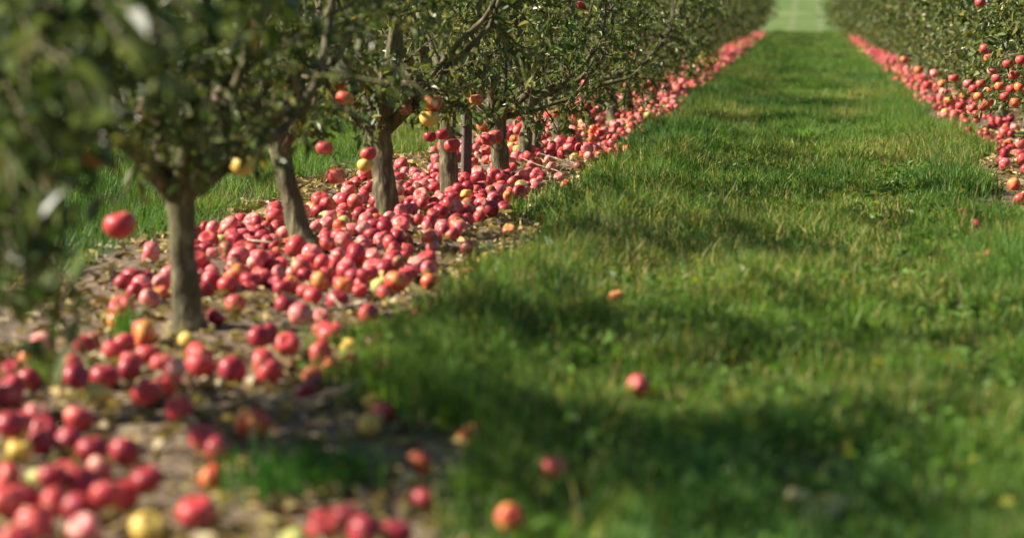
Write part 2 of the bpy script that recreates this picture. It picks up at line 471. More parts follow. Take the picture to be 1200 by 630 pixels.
grass['kind'] = 'stuff'; grass['label'] = 'green grass with dry patches growing in the alleys between the tree rows'; grass['category'] = 'grass'

# ------------------------------------------------------------------ leaf litter on the bare strips
LV, LF, LT = [], [], []; loff = 0
def add_litter(x0, x1, y0, y1, dens, Lmin, Lmax):
    global loff
    n = int((x1 - x0) * (y1 - y0) * dens)
    x = rng.uniform(x0, x1, n); y = rng.uniform(y0, y1, n)
    m = grass_mask(x, y)
    keep = rng.random(n) < np.where(m < 0.02, np.clip(fbm(x * 2.2, y * 2.2 + 70) * 2.2 - 0.35, 0.1, 1), 0.06)
    x, y = x[keep], y[keep]; n = len(x)
    P = np.stack([x, y, gh(x, y) + rng.uniform(0.002, 0.012, n)], 1)
    a = rng.random(n) * 2 * math.pi
    D = np.stack([np.cos(a), np.sin(a), rng.normal(0.05, 0.22, n)], 1)
    pal = np.array([[0.46, 0.34, 0.16], [0.24, 0.15, 0.075], [0.46, 0.36, 0.15], [0.15, 0.09, 0.05], [0.34, 0.29, 0.10], [0.50, 0.42, 0.27]])
    t = pal[rng.integers(0, len(pal), n)] * rng.uniform(0.6, 1.2, n)[:, None]
    V, F, T = leaf_mesh_arrays(P, D, rng.uniform(Lmin, Lmax, n), t, 0.45, 0.5, 0.2)
    LV.append(V); LF.append(F + loff); LT.append(T); loff += len(V)
add_litter(-2.6, -0.85, 3.0, 14.0, 700, 0.03, 0.06)
add_litter(-0.85, -0.35, 3.0, 6.6, 700, 0.03, 0.06)
add_litter(-2.6, -0.95, 14.0, 30.0, 160, 0.035, 0.06)
add_litter(0.8, 2.4, 7.0, 30.0, 160, 0.035, 0.06)
add_litter(0.55, 1.6, 8.0, 14.5, 520, 0.03, 0.055)
add_litter(0.75, 2.4, 2.5, 8.0, 330, 0.03, 0.055)
lit = link('leaf_litter', np_mesh('leaf_litter', np.concatenate(LV), np.concatenate(LF), [M_LITTER], tint=np.concatenate(LT)))
lit['kind'] = 'stuff'; lit['label'] = 'tan and brown dead leaves littering the bare earth under the trees'; lit['category'] = 'leaf litter'

# ------------------------------------------------------------------ apple trees
FORK = 0.40
def unit(v):
    return v / (np.linalg.norm(v) + 1e-9)
def grow(start, d, length, steps, g, up=0.0, wander=0.12, droop=0.0):
    pts = [np.array(start, float)]; d = unit(np.array(d, float))
    for k in range(steps):
        d = unit(d + np.array([0, 0, up - droop * (k / steps)]) / steps * 3 + g.normal(0, wander, 3))
        pts.append(pts[-1] + d * length / steps)
    return np.array(pts)
def tree_variant(seed, radius=0.62, top=1.8, n_limb=7, bottom=0.27, leafy=1.0, bare=0.75, open_left=0.0, skirt=False):
    g = np.random.default_rng(seed)
    limbs = []; tw = Tubes(); LP, LD, LL, LC = [], [], [], []
    a0 = g.random() * 6.28
    for k in range(n_limb + 1):
        leader = (k == n_limb)
        az = a0 + k * 2 * math.pi / n_limb + g.normal(0, 0.25)
        el = 1.3 if leader else (g.uniform(0.55, 1.1) if open_left else g.uniform(0.25, 0.95))
        if skirt and math.cos(az) > 0.1 and not leader: el = g.uniform(0.1, 0.7)
        d = np.array([math.cos(az) * math.cos(el), math.sin(az) * math.cos(el), math.sin(el)])
        ln = (top - FORK) * 0.95 if leader else g.uniform(0.7, 1.2)
        z0 = FORK - 0.02 - (0 if leader else g.uniform(0, 0.07))
        pts = grow((0, 0, z0), d, ln, 9, g, up=0.0 if leader else 0.22, wander=0.10)
        rxy = np.hypot(pts[:, 0], pts[:, 1]); f = np.where(rxy > radius * 0.75, (radius * 0.75 + (rxy - radius * 0.75) * 0.35) / np.maximum(rxy, 1e-6), 1)
        pts[:, 0] *= f; pts[:, 1] *= f
        r0 = 0.034 if leader else g.uniform(0.017, 0.028)
        limbs.append((pts, np.linspace(r0, 0.006, len(pts))))
        # side shoots
        seg = np.linalg.norm(np.diff(pts, axis=0), axis=1); cum = np.concatenate([[0], np.cumsum(seg)])
        s = 0.14
        while s < cum[-1]:
            p = np.array([np.interp(s, cum, pts[:, c]) for c in range(3)])
            if p[0] < 0.0 and p[2] < open_left + 0.5 * min(0, p[0] + 0.3) and g.random() < 0.85:      # low shoots left out on that side so sun reaches trunk and apples
                s += 0.1; continue
            out = unit(np.array([p[0], p[1], 0]) + g.normal(0, 0.12, 3))
            if open_left and p[2] < open_left + 0.2 and out[0] < 0: out = unit(out * np.array([0.4, 1, 1]) + (0, 0, 0.3))
            low = p[2] < bare
            dd = unit(out * 0.6 + g.normal(0, 0.6, 3) + np.array([0, 0, -0.25 if low else 0.15]))
            l2 = g.uniform(0.18, 0.46) * (1.0 if p[2] < top - 0.4 else 0.7)
            sh = grow(p, dd, l2, 5, g, up=0.0, wander=0.16, droop=(0.75 if skirt and p[0] > 0.15 else 0.30) if low else 0.12)
            sh[:, 2] = np.maximum(sh[:, 2], bottom + g.uniform(0, 0.06))
            tw.add(sh, np.linspace(0.0055, 0.0018, len(sh)), 4)
            subs = [sh]
            for q in range(3):
                b = sh[g.integers(1, len(sh))]
                s2 = grow(b, unit(g.normal(0, 1, 3) + out * 0.4), g.uniform(0.09, 0.24), 3, g, wander=0.2, droop=0.15)
                s2[:, 2] = np.maximum(s2[:, 2], bottom - 0.03)
                tw.add(s2, np.linspace(0.003, 0.0013, len(s2)), 3)
                subs.append(s2)
            for sp in subs:
                ll = np.linalg.norm(np.diff(sp, axis=0), axis=1).sum()
                # low shoots are barer: many of their leaves have dropped
                nl = int(ll / 0.0125 * leafy * (0.5 if low else 1.0))
                if nl < 1: continue
                u = g.uniform(0.12, 1.0, nl) * (len(sp) - 1); iu = np.minimum(u.astype(int), len(sp) - 2); fu = (u - iu)[:, None]
                P = sp[iu] * (1 - fu) + sp[iu + 1] * fu
                ax = sp[iu + 1] - sp[iu]; ax /= np.linalg.norm(ax, axis=1)[:, None] + 1e-9
                D = ax * 0.5 + g.normal(0, 0.75, (nl, 3)) + np.array([0, 0, -0.15])
                LP.append(P); LD.append(D); LL.append(g.uniform(0.028, 0.058, nl))
                cc = LEAF_TINTS[g.choice(5, nl, p=[0.34, 0.28, 0.22, 0.13, 0.03])] * g.uniform(0.7, 1.3, nl)[:, None]
                LC.append(cc)
            s += g.uniform(0.06, 0.115)
    V, F, T = leaf_mesh_arrays(np.concatenate(LP), np.concatenate(LD), np.concatenate(LL), np.concatenate(LC), g=g)
    crown = np_mesh('crown', V, F, [M_LEAF], tint=T)
    limb_meshes = []; allb = Tubes()
    for k, (p, r) in enumerate(limbs):
        t = Tubes(); t.add(p, r, 8, 0.10, seed=seed * 10 + k); limb_meshes.append(t.mesh('limb', [M_BARK]))
        allb.add(p, r, 6)
    return dict(crown=crown, limbs=limb_meshes, branches=allb.mesh('branches', [M_BARK]), twigs=tw.mesh('twigs', [M_BARK]), axes=limbs)
def trunk_mesh(seed, rad, bend, flare=1.0):
    """bend: sideways (x, y) of the foot relative to the fork; the fork stays over the origin"""
    g = np.random.default_rng(seed)
    zz = np.concatenate([[-0.06, 0.0, 0.02, 0.045, 0.08], np.linspace(0.12, FORK + 0.04, 9)])
    s = np.clip(1 - zz / FORK, 0, 1.2)
    ox = bend[0] * s ** 1.6; oy = bend[1] * s ** 1.6
    pts = np.stack([ox + g.normal(0, 0.003, len(zz)), oy + g.normal(0, 0.003, len(zz)), zz], 1)
    r = rad * (0.92 + 0.55 * flare * np.exp(-np.maximum(zz, 0) / 0.045) + 0.12 * np.exp(-((zz - FORK) / 0.07) ** 2))
    r += rad * 0.10 * np.exp(-((zz - 0.13) / 0.03) ** 2)          # graft swelling
    r[-1] *= 0.72
    t = Tubes(); t.add(pts, r, 18, 0.07, seed=seed)
    return t.mesh('trunk', [M_BARK])

VAR = [tree_variant(100 + k, radius=(0.62, 0.58, 0.66, 0.6, 0.56, 0.64)[k], top=(1.85, 1.75, 1.95, 1.7, 1.85, 1.8)[k], leafy=(1.3, 1.2, 1.35, 1.25, 1.15, 1.3)[k]) for k in range(6)]
VAR += [tree_variant(120 + k, radius=(0.58, 0.56, 0.6, 0.6, 0.62)[k], top=(1.85, 1.8, 1.75, 1.9, 1.85)[k], bottom=(0.48, 0.44, 0.42, 0.24, 0.26)[k], skirt=k > 2, leafy=(0.9, 0.9, 0.95, 1.05, 1.0)[k], bare=0.8, open_left=1.05) for k in range(5)]   # skirt open towards the sunny side
VAR += [tree_variant(131, 0.60, 1.25, 7, 0.50, 0.75, 0.6)]
TRUNKS = [trunk_mesh(50 + k, (0.05, 0.045, 0.055, 0.048)[k], ((0.04, 0), (-0.05, 0.02), (0.02, 0.05), (0.06, -0.03))[k]) for k in range(4)]

def plant_tree(name, x, y, label, group, var, trunk, rot=0.0, scale=(1, 1, 1), near=False):
    t = bpy.data.objects.new(name, None); col.objects.link(t)
    t.empty_display_size = 0.2
    t.location = (x, y, float(gh(x, y))); t.scale = scale
    tag(t, label, 'apple tree', group)
    link('trunk', trunk, t, rot=(0, 0, 0 if near else rot))
    if near:
        for lm in VAR[var]['limbs']: link('limb', lm, t, rot=(0, 0, rot))
    else:
        link('branches', VAR[var]['branches'], t, rot=(0, 0, rot))
    link('twigs', VAR[var]['twigs'], t, rot=(0, 0, rot))['kind'] = 'stuff'
    c = link('crown', VAR[var]['crown'], t, rot=(0, 0, rot))
    return t

ONES = ['', 'first', 'second', 'third', 'fourth', 'fifth', 'sixth', 'seventh', 'eighth', 'ninth', 'tenth', 'eleventh', 'twelfth', 'thirteenth', 'fourteenth',
        'fifteenth', 'sixteenth', 'seventeenth', 'eighteenth', 'nineteenth']
def ordinal(k):
    if k < 20: return ONES[k]
    t = {2: 'twent', 3: 'thirt', 4: 'fort', 5: 'fift', 6: 'sixt', 7: 'sevent'}[k // 10]
    return t + 'ieth' if k % 10 == 0 else t + 'y-' + ONES[k % 10]

# left row: foot pixels of the trunks one can pick out, then on at the same spacing
left = [(-1.86, 4.75), *[(on_plane(px, py).x, on_plane(px, py).y) for px, py in ((215, 390), (330, 294), (447, 258), (523, 231), (583, 205), (621, 188), (652, 170), (684, 156), (712, 144), (738, 133), (760, 125))]]
yy = left[-1][1]
while yy < ROW_END:
    yy += random.uniform(1.05, 1.5)
    left.append((ROW_L + 0.1 + random.uniform(-0.08, 0.08), yy))
NEAR_T = {
    0: ('apple tree whose blurred dark leaves hang in at the upper left corner', 11, trunk_mesh(70, 0.052, (0.03, 0.0)), 0.1, (1.05, 1.05, 1.12)),
    1: ('apple tree with stout mossy trunk, nearest whose whole trunk shows', 6, trunk_mesh(71, 0.039, (0.012, 0.02)), 0.0, (1, 1, 0.95)),
    2: ('apple tree with curved flaring trunk, next beyond the nearest full trunk', 7, trunk_mesh(72, 0.040, (0.10, 0.0), 1.6), 0.25, (1, 1, 1.05)),
    3: ('apple tree with short straight trunk rising from the thick of the apples', 8, trunk_mesh(73, 0.05, (0.03, 0.0), 0.6), -0.2, (1, 1, 1)),
    4: ('apple tree with thin trunk beside the dark wooden stake', 6, trunk_mesh(74, 0.042, (0.02, 0.0), 0.8), 0.4, (1, 1, 1.05)),
}
trees = []
for k, (x, y) in enumerate(left):
    if k in NEAR_T:
        lab, v, tm, ro, s = NEAR_T[k]
        t = plant_tree('apple_tree', x, y, lab, 'left row of apple trees', v, tm, ro, s, True)
    else:
        s = random.uniform(0.88, 1.1)
        t = plant_tree('apple_tree', x, y, 'leafy apple tree of the left row, %s full trunk from the camera' % ordinal(k), 'left row of apple trees', random.choice((9, 9, 10, 10, 8)), random.choice(TRUNKS),
                       random.uniform(-0.5, 0.5), (s, s, random.uniform(0.9, 1.08)), k < 10)
    trees.append(t)
yy = 9.8; k = 0
while yy < ROW_END:
    k += 1
    s = random.uniform(0.88, 1.08) * (1.3 if yy > 42 else 1.0)
    trees.append(plant_tree('apple_tree', ROW_R + random.uniform(-0.08, 0.1), yy, 'sunlit apple tree, %s along the row right of the grass alley' % ordinal(k), 'right row of apple trees',
               random.randrange(6), random.choice(TRUNKS), random.uniform(0, 6.28), (s, s, random.uniform(0.92, 1.1))))
    yy += random.uniform(1.0, 1.4)
yy = 5.2; k = -7  # first trees stand out of view, added and stretched to shade the left grass
while yy < ROW_END:
    k += 1
    trees.append(plant_tree('apple_tree', ROW_LL + random.uniform(-0.1, 0.1), yy, ('apple tree glimpsed behind the left row, %s along its own row' % ordinal(k)) if k > 0 else ('unseen apple tree past the left edge, added for shade, %s before those in view' % ordinal(1 - k)), 'row behind the left row',
               random.randrange(6), random.choice(TRUNKS), random.uniform(0, 6.28), (1, 1, random.uniform(1.12, 1.25))))
    yy += random.uniform(1.1, 1.5)
yy = 20.0; k = 0
while yy < ROW_END:
    k += 1
    trees.append(plant_tree('apple_tree', ROW_RR + random.uniform(-0.1, 0.1), yy, 'apple tree glimpsed behind the right row, %s along its own row' % ordinal(k), 'row behind the right row',
               random.randrange(6), random.choice(TRUNKS), random.uniform(0, 6.28), (1, 1, random.uniform(0.9, 1.05))))
    yy += random.uniform(1.3, 1.7)

# drooping leafy sprays
def spray(tree, start, end, nleaf, Lmin, Lmax, seed, rad=0.006, spread=0.05, tint=None, mix=(0.36, 0.26, 0.28, 0.07, 0.03)):
    """a drooping shoot of one tree, from a point in its crown to 'end' (world points), with leaves along its outer part"""
    g = np.random.default_rng(seed)
    s = np.array(start, float); e = np.array(end, float)
    u = np.linspace(0, 1, 8)[:, None]
    mid = (s + e) / 2 + np.array([0, 0, 0.10]) + g.normal(0, 0.04, 3)
    pts = (1 - u) ** 2 * s + 2 * u * (1 - u) * mid + u ** 2 * e
    pts[1:-1] += g.normal(0, 0.008, (6, 3))
    inv = tree.matrix_basis.inverted()
    loc = np.array([inv @ Vector(p) for p in pts])
    t = Tubes(); t.add(loc, np.linspace(rad, 0.0022, 8), 6)
    b = link('fruiting_branch', t.mesh('fruiting_branch', [M_BARK]), tree)
    if nleaf:
        uu = g.uniform(0.25, 1.0, nleaf) * 7; iu = np.minimum(uu.astype(int), 6); fu = (uu - iu)[:, None]
        P = loc[iu] * (1 - fu) + loc[iu + 1] * fu + g.normal(0, spread, (nleaf, 3)) * 0.5
        D = g.normal(0, 0.7, (nleaf, 3)) + np.array([0, 0, -0.35])
        cc = LEAF_TINTS[g.choice(5, nleaf, p=mix)] * g.uniform(0.6, 1.2, nleaf)[:, None]
        if tint is not None: cc = np.array(tint) * g.uniform(0.75, 1.25, nleaf)[:, None]
        V, F, T = leaf_mesh_arrays(P, D, g.uniform(Lmin, Lmax, nleaf), cc, g=g)
        link('leaves', np_mesh('leaves', V, F, [M_LEAF], tint=T), b)
t0 = trees[0]
base0 = Vector(t0.location)
for k, (px, py, yd) in enumerate([(30, 330, 3.9), (66, 315, 4.0), (50, 210, 3.7), (92, 190, 3.9), (185, 110, 3.9), (62, 385, 4.2), (20, 260, 3.6), (235, 80, 3.6), (150, 60, 3.4),
                                  (300, 60, 4.2), (100, 130, 3.3), (330, 20, 4.4), (30, 120, 3.5), (200, 40, 3.3), (10, 400, 4.4), (18, 300, 4.0), (45, 350, 4.1), (75, 395, 4.4), (40, 275, 3.9), (88, 345, 4.2), (15, 350, 4.0), (70, 250, 3.8)]):
    e = at_depth(px, py, yd)
    st = (base0.x + (e.x - base0.x) * 0.15, base0.y + (e.y - base0.y) * 0.15, max(0.65, e.z + 0.25))
    spray(t0, st, e, 38, 0.05, 0.085, 900 + k, 0.007, 0.07, mix=(0.3, 0.1, 0.56, 0.03, 0.01))  # mix weighted to the dark tint: crown shade put into leaf colour
    if k % 2 == 0 or py < 140:
        e2 = e + Vector((random.uniform(-0.10, 0.04), random.uniform(-0.1, 0.35), random.uniform(0.0, 0.16)))
        spray(t0, st, e2, 48, 0.045, 0.08, 950 + k, 0.006, 0.09, mix=(0.3, 0.1, 0.56, 0.03, 0.01))  # same darkened leaves, their colour standing in for shade
for k, (px, py) in enumerate([(130, 150), (175, 170), (230, 130), (265, 95), (90, 60), (150, 95), (210, 60), (290, 40), (60, 160), (245, 160)]):     # and of the next tree, further back
    e = at_depth(px, py, random.uniform(5.4, 5.9)); b1 = trees[1].location
    spray(trees[1], (b1.x + (e.x - b1.x) * 0.15, b1.y + (e.y - b1.y) * 0.15, max(0.6, e.z + 0.12)), e, 40, 0.04, 0.065, 980 + k, 0.006, 0.08, mix=(0.3, 0.1, 0.56, 0.03, 0.01))  # dark-weighted tints here too, deepening the shaded corner

# fresh bright shoots on the alley side of the left row
for k, (px, py, yd, px0, py0, ti) in enumerate([(668, 22, 11.9, 664, 110, 6), (676, 40, 11.95, 666, 108, 6), (657, 50, 11.9, 663, 112, 6), (826, 62, 21.0, 818, 92, 14), (838, 70, 21.3, 824, 94, 14), (815, 72, 21.0, 812, 95, 14)]):
    spray(trees[ti], at_depth(px0, py0, yd), at_depth(px, py, yd), 55, 0.035, 0.055, 1500 + k, 0.006, 0.05, (0.11, 0.24, 0.04) if ti == 6 else (0.26, 0.30, 0.03))
# ------------------------------------------------------------------ apples
def apple_arrays(seg, rings, seed=0):
    """unit apple (radius about 1): shoulders, dimple at the stem, shallow eye below"""
    g = np.random.default_rng(seed)
    th = np.linspace(0, math.pi, rings + 2)[1:-1]
    r = np.sin(th) ** 0.92 * (1 + 0.06 * np.cos(th))
    z = 0.86 * np.cos(th) - 0.02
    z = np.where(th < 0.7, z - 0.30 * np.clip(1 - th / 0.7, 0, 1) ** 1.2, z)
    z = np.where(th > 2.65, z + 0.20 * np.clip((th - 2.65) / (math.pi - 2.65), 0, 1) ** 1.2, z)
    a = np.arange(seg) * 2 * math.pi / seg
    lob = 1 + 0.025 * np.sin(5 * a + g.random() * 6)[None, :] * (0.3 + (th[:, None] / math.pi)) + 0.03 * np.sin(a + g.random() * 6)[None, :]
    P = np.stack([r[:, None] * np.cos(a) * lob, r[:, None] * np.sin(a) * lob, np.repeat(z[:, None], seg, 1) + 0.04 * np.sin(a + g.random() * 6) * (r[:, None])], -1).reshape(-1, 3)
    V = np.concatenate([P, [[0, 0, z[0] - 0.10]], [[0, 0, z[-1] + 0.06]]])
    F = []
    for i in range(rings - 1):
        for j in range(seg):
            j2 = (j + 1) % seg
            F += [(i * seg + j, (i + 1) * seg + j, (i + 1) * seg + j2), (i * seg + j, (i + 1) * seg + j2, i * seg + j2)]
    n = rings * seg
    for j in range(seg):
        j2 = (j + 1) % seg
        F += [(n, j, j2), (n + 1, (rings - 1) * seg + j2, (rings - 1) * seg + j)]
    return V, np.array(F)
APPLE_MESH = {}
for kx, mt in APPLE.items():
    for v in range(3):
        V, F = apple_arrays(22, 13, v)
        APPLE_MESH[kx, v] = np_mesh('apple', V, F, [mt], smooth=True, extra={'lc': ('FLOAT_VECTOR', V), 'seed': ('FLOAT', np.full(len(V), v * 0.31))})
tb = Tubes(); tb.add([(0, 0, 0.42), (0.02, 0.01, 0.62), (0.07, 0.03, 0.82), (0.15, 0.05, 0.98)], [0.045, 0.035, 0.035, 0.05], 6)
STEM_MESH = tb.mesh('stem', [M_STEM])
tb = Tubes(); tb.add([(0, 0, 0.40), (0.03, 0.01, 0.8), (0.02, 0.05, 1.2), (0.0, 0.0, 1.65)], [0.05, 0.035, 0.035, 0.06], 6)
LONG_STEM_MESH = tb.mesh('stem', [M_STEM])

# --- where they lie
grid = {}
placed = []                                        # x, y, z, r, colour
def drop(x, y, r, colour, maxh, force=False):
    g = float(gh(x, y)); z = g + r * 0.86
    cx, cy = int(math.floor(x / 0.1)), int(math.floor(y / 0.1))
    for ix in (cx - 1, cx, cx + 1):
        for iy in (cy - 1, cy, cy + 1):
            for q in grid.get((ix, iy), ()):
                ax, ay, az, ar = placed[q][:4]
                d2 = (ax - x) ** 2 + (ay - y) ** 2; s = (ar + r) * 0.985
                if d2 < s * s:
                    z = max(z, az + math.sqrt(s * s - d2))
    if z - g > maxh and not force: return False
    grid.setdefault((cx, cy), []).append(len(placed))
    placed.append((x, y, z, r, colour))
    return True
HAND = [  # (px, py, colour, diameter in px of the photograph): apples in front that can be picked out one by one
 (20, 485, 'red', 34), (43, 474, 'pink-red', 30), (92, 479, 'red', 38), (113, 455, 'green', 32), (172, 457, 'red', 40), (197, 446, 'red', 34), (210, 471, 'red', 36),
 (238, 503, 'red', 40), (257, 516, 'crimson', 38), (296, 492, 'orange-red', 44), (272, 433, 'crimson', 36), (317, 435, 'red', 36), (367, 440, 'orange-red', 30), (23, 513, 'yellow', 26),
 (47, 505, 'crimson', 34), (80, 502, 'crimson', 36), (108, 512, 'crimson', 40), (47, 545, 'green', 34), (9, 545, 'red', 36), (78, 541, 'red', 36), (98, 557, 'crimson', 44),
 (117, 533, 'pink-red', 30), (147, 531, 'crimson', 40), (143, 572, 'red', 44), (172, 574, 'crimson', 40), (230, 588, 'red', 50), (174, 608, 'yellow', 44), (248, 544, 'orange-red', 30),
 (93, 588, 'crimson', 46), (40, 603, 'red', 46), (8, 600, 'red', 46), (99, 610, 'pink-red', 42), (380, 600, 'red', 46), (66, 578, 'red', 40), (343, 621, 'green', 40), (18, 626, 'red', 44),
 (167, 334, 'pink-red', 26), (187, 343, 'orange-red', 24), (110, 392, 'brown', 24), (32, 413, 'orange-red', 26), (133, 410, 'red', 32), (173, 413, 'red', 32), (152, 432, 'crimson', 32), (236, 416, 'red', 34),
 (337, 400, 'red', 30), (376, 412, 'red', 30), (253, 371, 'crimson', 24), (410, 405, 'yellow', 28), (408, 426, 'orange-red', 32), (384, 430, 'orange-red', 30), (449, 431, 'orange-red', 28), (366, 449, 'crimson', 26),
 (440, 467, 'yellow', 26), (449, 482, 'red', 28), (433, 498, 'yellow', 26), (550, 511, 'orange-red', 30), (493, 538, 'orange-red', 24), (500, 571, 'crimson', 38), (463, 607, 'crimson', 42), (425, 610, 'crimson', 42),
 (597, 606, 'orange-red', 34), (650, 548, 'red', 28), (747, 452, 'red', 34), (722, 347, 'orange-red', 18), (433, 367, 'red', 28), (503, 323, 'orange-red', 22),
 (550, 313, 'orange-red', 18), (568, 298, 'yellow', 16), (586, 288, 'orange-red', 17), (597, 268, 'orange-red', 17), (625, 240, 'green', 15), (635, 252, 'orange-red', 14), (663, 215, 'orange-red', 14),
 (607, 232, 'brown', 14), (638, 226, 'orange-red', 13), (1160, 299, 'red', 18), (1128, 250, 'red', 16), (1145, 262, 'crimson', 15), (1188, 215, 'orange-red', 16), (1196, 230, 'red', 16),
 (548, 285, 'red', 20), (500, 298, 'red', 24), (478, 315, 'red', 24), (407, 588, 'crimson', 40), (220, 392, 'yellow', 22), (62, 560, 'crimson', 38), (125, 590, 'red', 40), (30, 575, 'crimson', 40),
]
hand_n = 0
for px, py, c, dpx in HAND:
    r = 0.036
    for _ in range(3):
        p = on_plane(px, py, 0.036)
        r = min(max(dpx / FPX * p.y / 2, 0.026), 0.042)
    if float(grass_mask(p.x, p.y)) > 0.1 and -1.0 < p.x < 0.9:       # held up by the grass
        p = on_plane(px, py, 0.055); r = max(0.024, r * 0.85)
        placed.append((p.x, p.y, 0.055, r, c)); grid.setdefault((int(math.floor(p.x / 0.1)), int(math.floor(p.y / 0.1))), []).append(len(placed) - 1)
        continue
    drop(p.x, p.y, r, c, 9, True)
hand_n = len(placed)
def pick(p=None):
    return random.choices(AKEYS, p or (34, 22, 24, 11, 3, 1, 5))[0]
def heap(x0, x1, y0, y1, tries, dens, maxh, pal=None, rm=0.0305):
    for _ in range(tries):
        x = random.uniform(x0, x1); y = random.uniform(y0, y1)
        if random.random() < dens(x, y):
            drop(x, y, min(max(random.gauss(rm, 0.005), 0.021), 0.043), pick(pal), maxh)
def d_near(x, y):
    c = -1.76 + 0.05 * math.sin(y * 2) + 0.1 * max(0, 7.6 - y)
    e = max(0, 1 - max(0, abs(x - c) - 0.34) / 0.18)
    s = min(1, max(0, (y - 6.55) / 0.5))
    return e * s * min(1, float(fbm(x * 2, y * 2)) * 1.6)
heap(-2.55, -1.2, 6.5, 11.6, 1600, d_near, 0.062, (34, 25, 26, 8, 2, 1, 4))
def d_front(x, y):                                    # the scatter before the nearest full trunk
    e = max(0.0, 1 - max(0, x + 1.55) / 0.5) if x > -1.55 else 1.0
    return e * float(vnoise(x * 3 + 9, y * 3)) ** 1.5 * (1.0 if y < 5.3 else 0.35)
heap(-2.4, -1.0, 3.5, 5.35, 190, d_front, 0.07, (34, 38, 16, 7, 2, 1, 2), 0.0325)
heap(-1.95, -1.05, 5.3, 6.5, 80, lambda x, y: 0.35, 0.05, (34, 28, 22, 10, 3, 1, 3), 0.031)
def d_gap(x, y):                                      # thinner where twigs and earth show
    return max(0, 1 - abs(x + 1.62) / 0.75) * float(fbm(x * 1.5, y * 1.2 + 4))
heap(-2.5, -1.15, 11.4, 13.2, 230, d_gap, 0.1)
FARPAL = (30, 14, 34, 14, 4, 1, 3)
def d_left(x, y):
    e = max(0, 1 - max(0, abs(x + 1.62) - 0.36) / 0.24)
    return e * min(1, max(0.12, float(fbm(x * 1.5, y * 0.8)) * 3.2 - 0.75))
heap(-2.5, -0.95, 13.0, 30.0, 3900, d_left, 0.075, FARPAL)
heap(-2.4, -0.90, 30.0, ROW_END, 6200, d_left, 0.08, FARPAL, 0.033)
def d_right(x, y):
    e = max(0, 1 - max(0, abs(x - 1.30) - 0.12) / 0.2)
    return e * min(1, max(0.1, float(fbm(x * 1.5 + 8, y * 0.8)) * 3.2 - 0.75))
heap(0.85, 2.2, 12.3, 30.0, 1500, d_right, 0.065, (36, 34, 18, 8, 1, 1, 2))
heap(0.85, 2.1, 30.0, ROW_END, 3200, d_right, 0.06, (36, 30, 20, 10, 1, 1, 2), 0.033)

# --- the 300 that show largest are things, the rest one mass
vis = []
for q, (x, y, z, r, c) in enumerate(placed):
    px, py, dz = project((x, y, z))
    if -15 < px < 1215 and -10 < py < 645:
        # buried ones count less: another apple standing right in front and higher
        hid = sum(1 for p2 in grid.get((int(math.floor(x / 0.1)), int(math.floor((y - 0.06) / 0.1))), ()) if placed[p2][2] > z + 0.02)
        vis.append((r / dz * (0.75 if hid else 1.0) + (1 if q < hand_n else 0), q))
vis.sort(reverse=True)
single = [q for _, q in vis[:300]]
single_set = set(single)

ZONES = [(4.3, 'in the blurred foreground at the bottom of the photo'), (4.75, 'in the front scatter of fallen apples'), (5.3, 'in the middle of the front scatter of apples'),
         (5.9, 'just in front of the nearest full trunk'), (6.75, 'lying level with the foot of the nearest full trunk'), (7.3, 'along the near edge of the big drift of apples'),
         (7.9, 'in the drift before the curved trunk'), (8.5, 'in the drift beside the curved trunk'), (9.0, 'in the drift just beyond the curved trunk'), (9.6, 'in the drift before the third trunk'),
         (10.2, 'in the drift just beyond the third trunk'), (10.8, 'in the drift around the thin fourth trunk'), (99, 'at the far end of the drift, past the stake')]
def zone(x, y):
    if x > -1.02 and x < 0.9 and float(grass_mask(x, y)) > 0:
        return 'lying in the alley grass'
    if x >= 0.9: return 'on the ground at the right edge of the alley'
    for lim, nm in ZONES:
        if y < lim: return nm
cells = {}
for q in single:
    x, y, z, r, c = placed[q]
    cells.setdefault((zone(x, y), c), []).append((project((x, y, z))[0], q))
labels = {}
for (zn, c), lst in cells.items():
    lst.sort()
    for k, (px, q) in enumerate(lst):
        labels[q] = ('only %s apple %s' % (c, zn)) if len(lst) == 1 else ('%s %s apple from the left %s' % (ordinal(k + 1), c, zn))
def rand_quat(g):
    return Quaternion(Vector((g.gauss(0, 1), g.gauss(0, 1), g.gauss(0, 1))).normalized(), g.uniform(0, 6.28))
for q in single:
    x, y, z, r, c = placed[q]
    o = link('apple', APPLE_MESH[c, q % 3], None, (x, y, z), None, (r, r, r * random.uniform(0.92, 1.05)))
    o.rotation_mode = 'QUATERNION'
    tilt = Quaternion((math.cos(q), math.sin(q), 0), random.choice((random.uniform(0, 0.9), random.uniform(0.6, 2.6))))
    o.rotation_quaternion = tilt @ Quaternion((0, 0, 1), random.uniform(0, 6.28))
    tag(o, labels[q], 'fallen apple', 'fallen apples')
    if y < 10.5: link('stem', STEM_MESH, o)
lo = {}
def mass(idx):
    Vs, Fs, Mi, Lc, Se = [], [], [], [], []; off = 0
    for q in idx:
        x, y, z, r, c = placed[q]
        key = (12, 7) if y < 16 else ((9, 6) if y < 28 else (7, 4))
        if key not in lo: lo[key] = apple_arrays(*key)
        V, F = lo[key]
        m = np.array(rand_quat(random).to_matrix())
        Vs.append((V @ m.T) * r + (x, y, z)); Fs.append(F + off); off += len(V)
        Mi.append(np.full(len(F), AKEYS.index(c))); Lc.append(V); Se.append(np.full(len(V), random.random()))
    return np_mesh('fallen_apples', np.concatenate(Vs), np.concatenate(Fs), [APPLE[k] for k in AKEYS], mi=np.concatenate(Mi), smooth=True,
                   extra={'lc': ('FLOAT_VECTOR', np.concatenate(Lc)), 'seed': ('FLOAT', np.concatenate(Se))})
fa = link('fallen_apples', mass([q for q in range(len(placed)) if q not in single_set]))
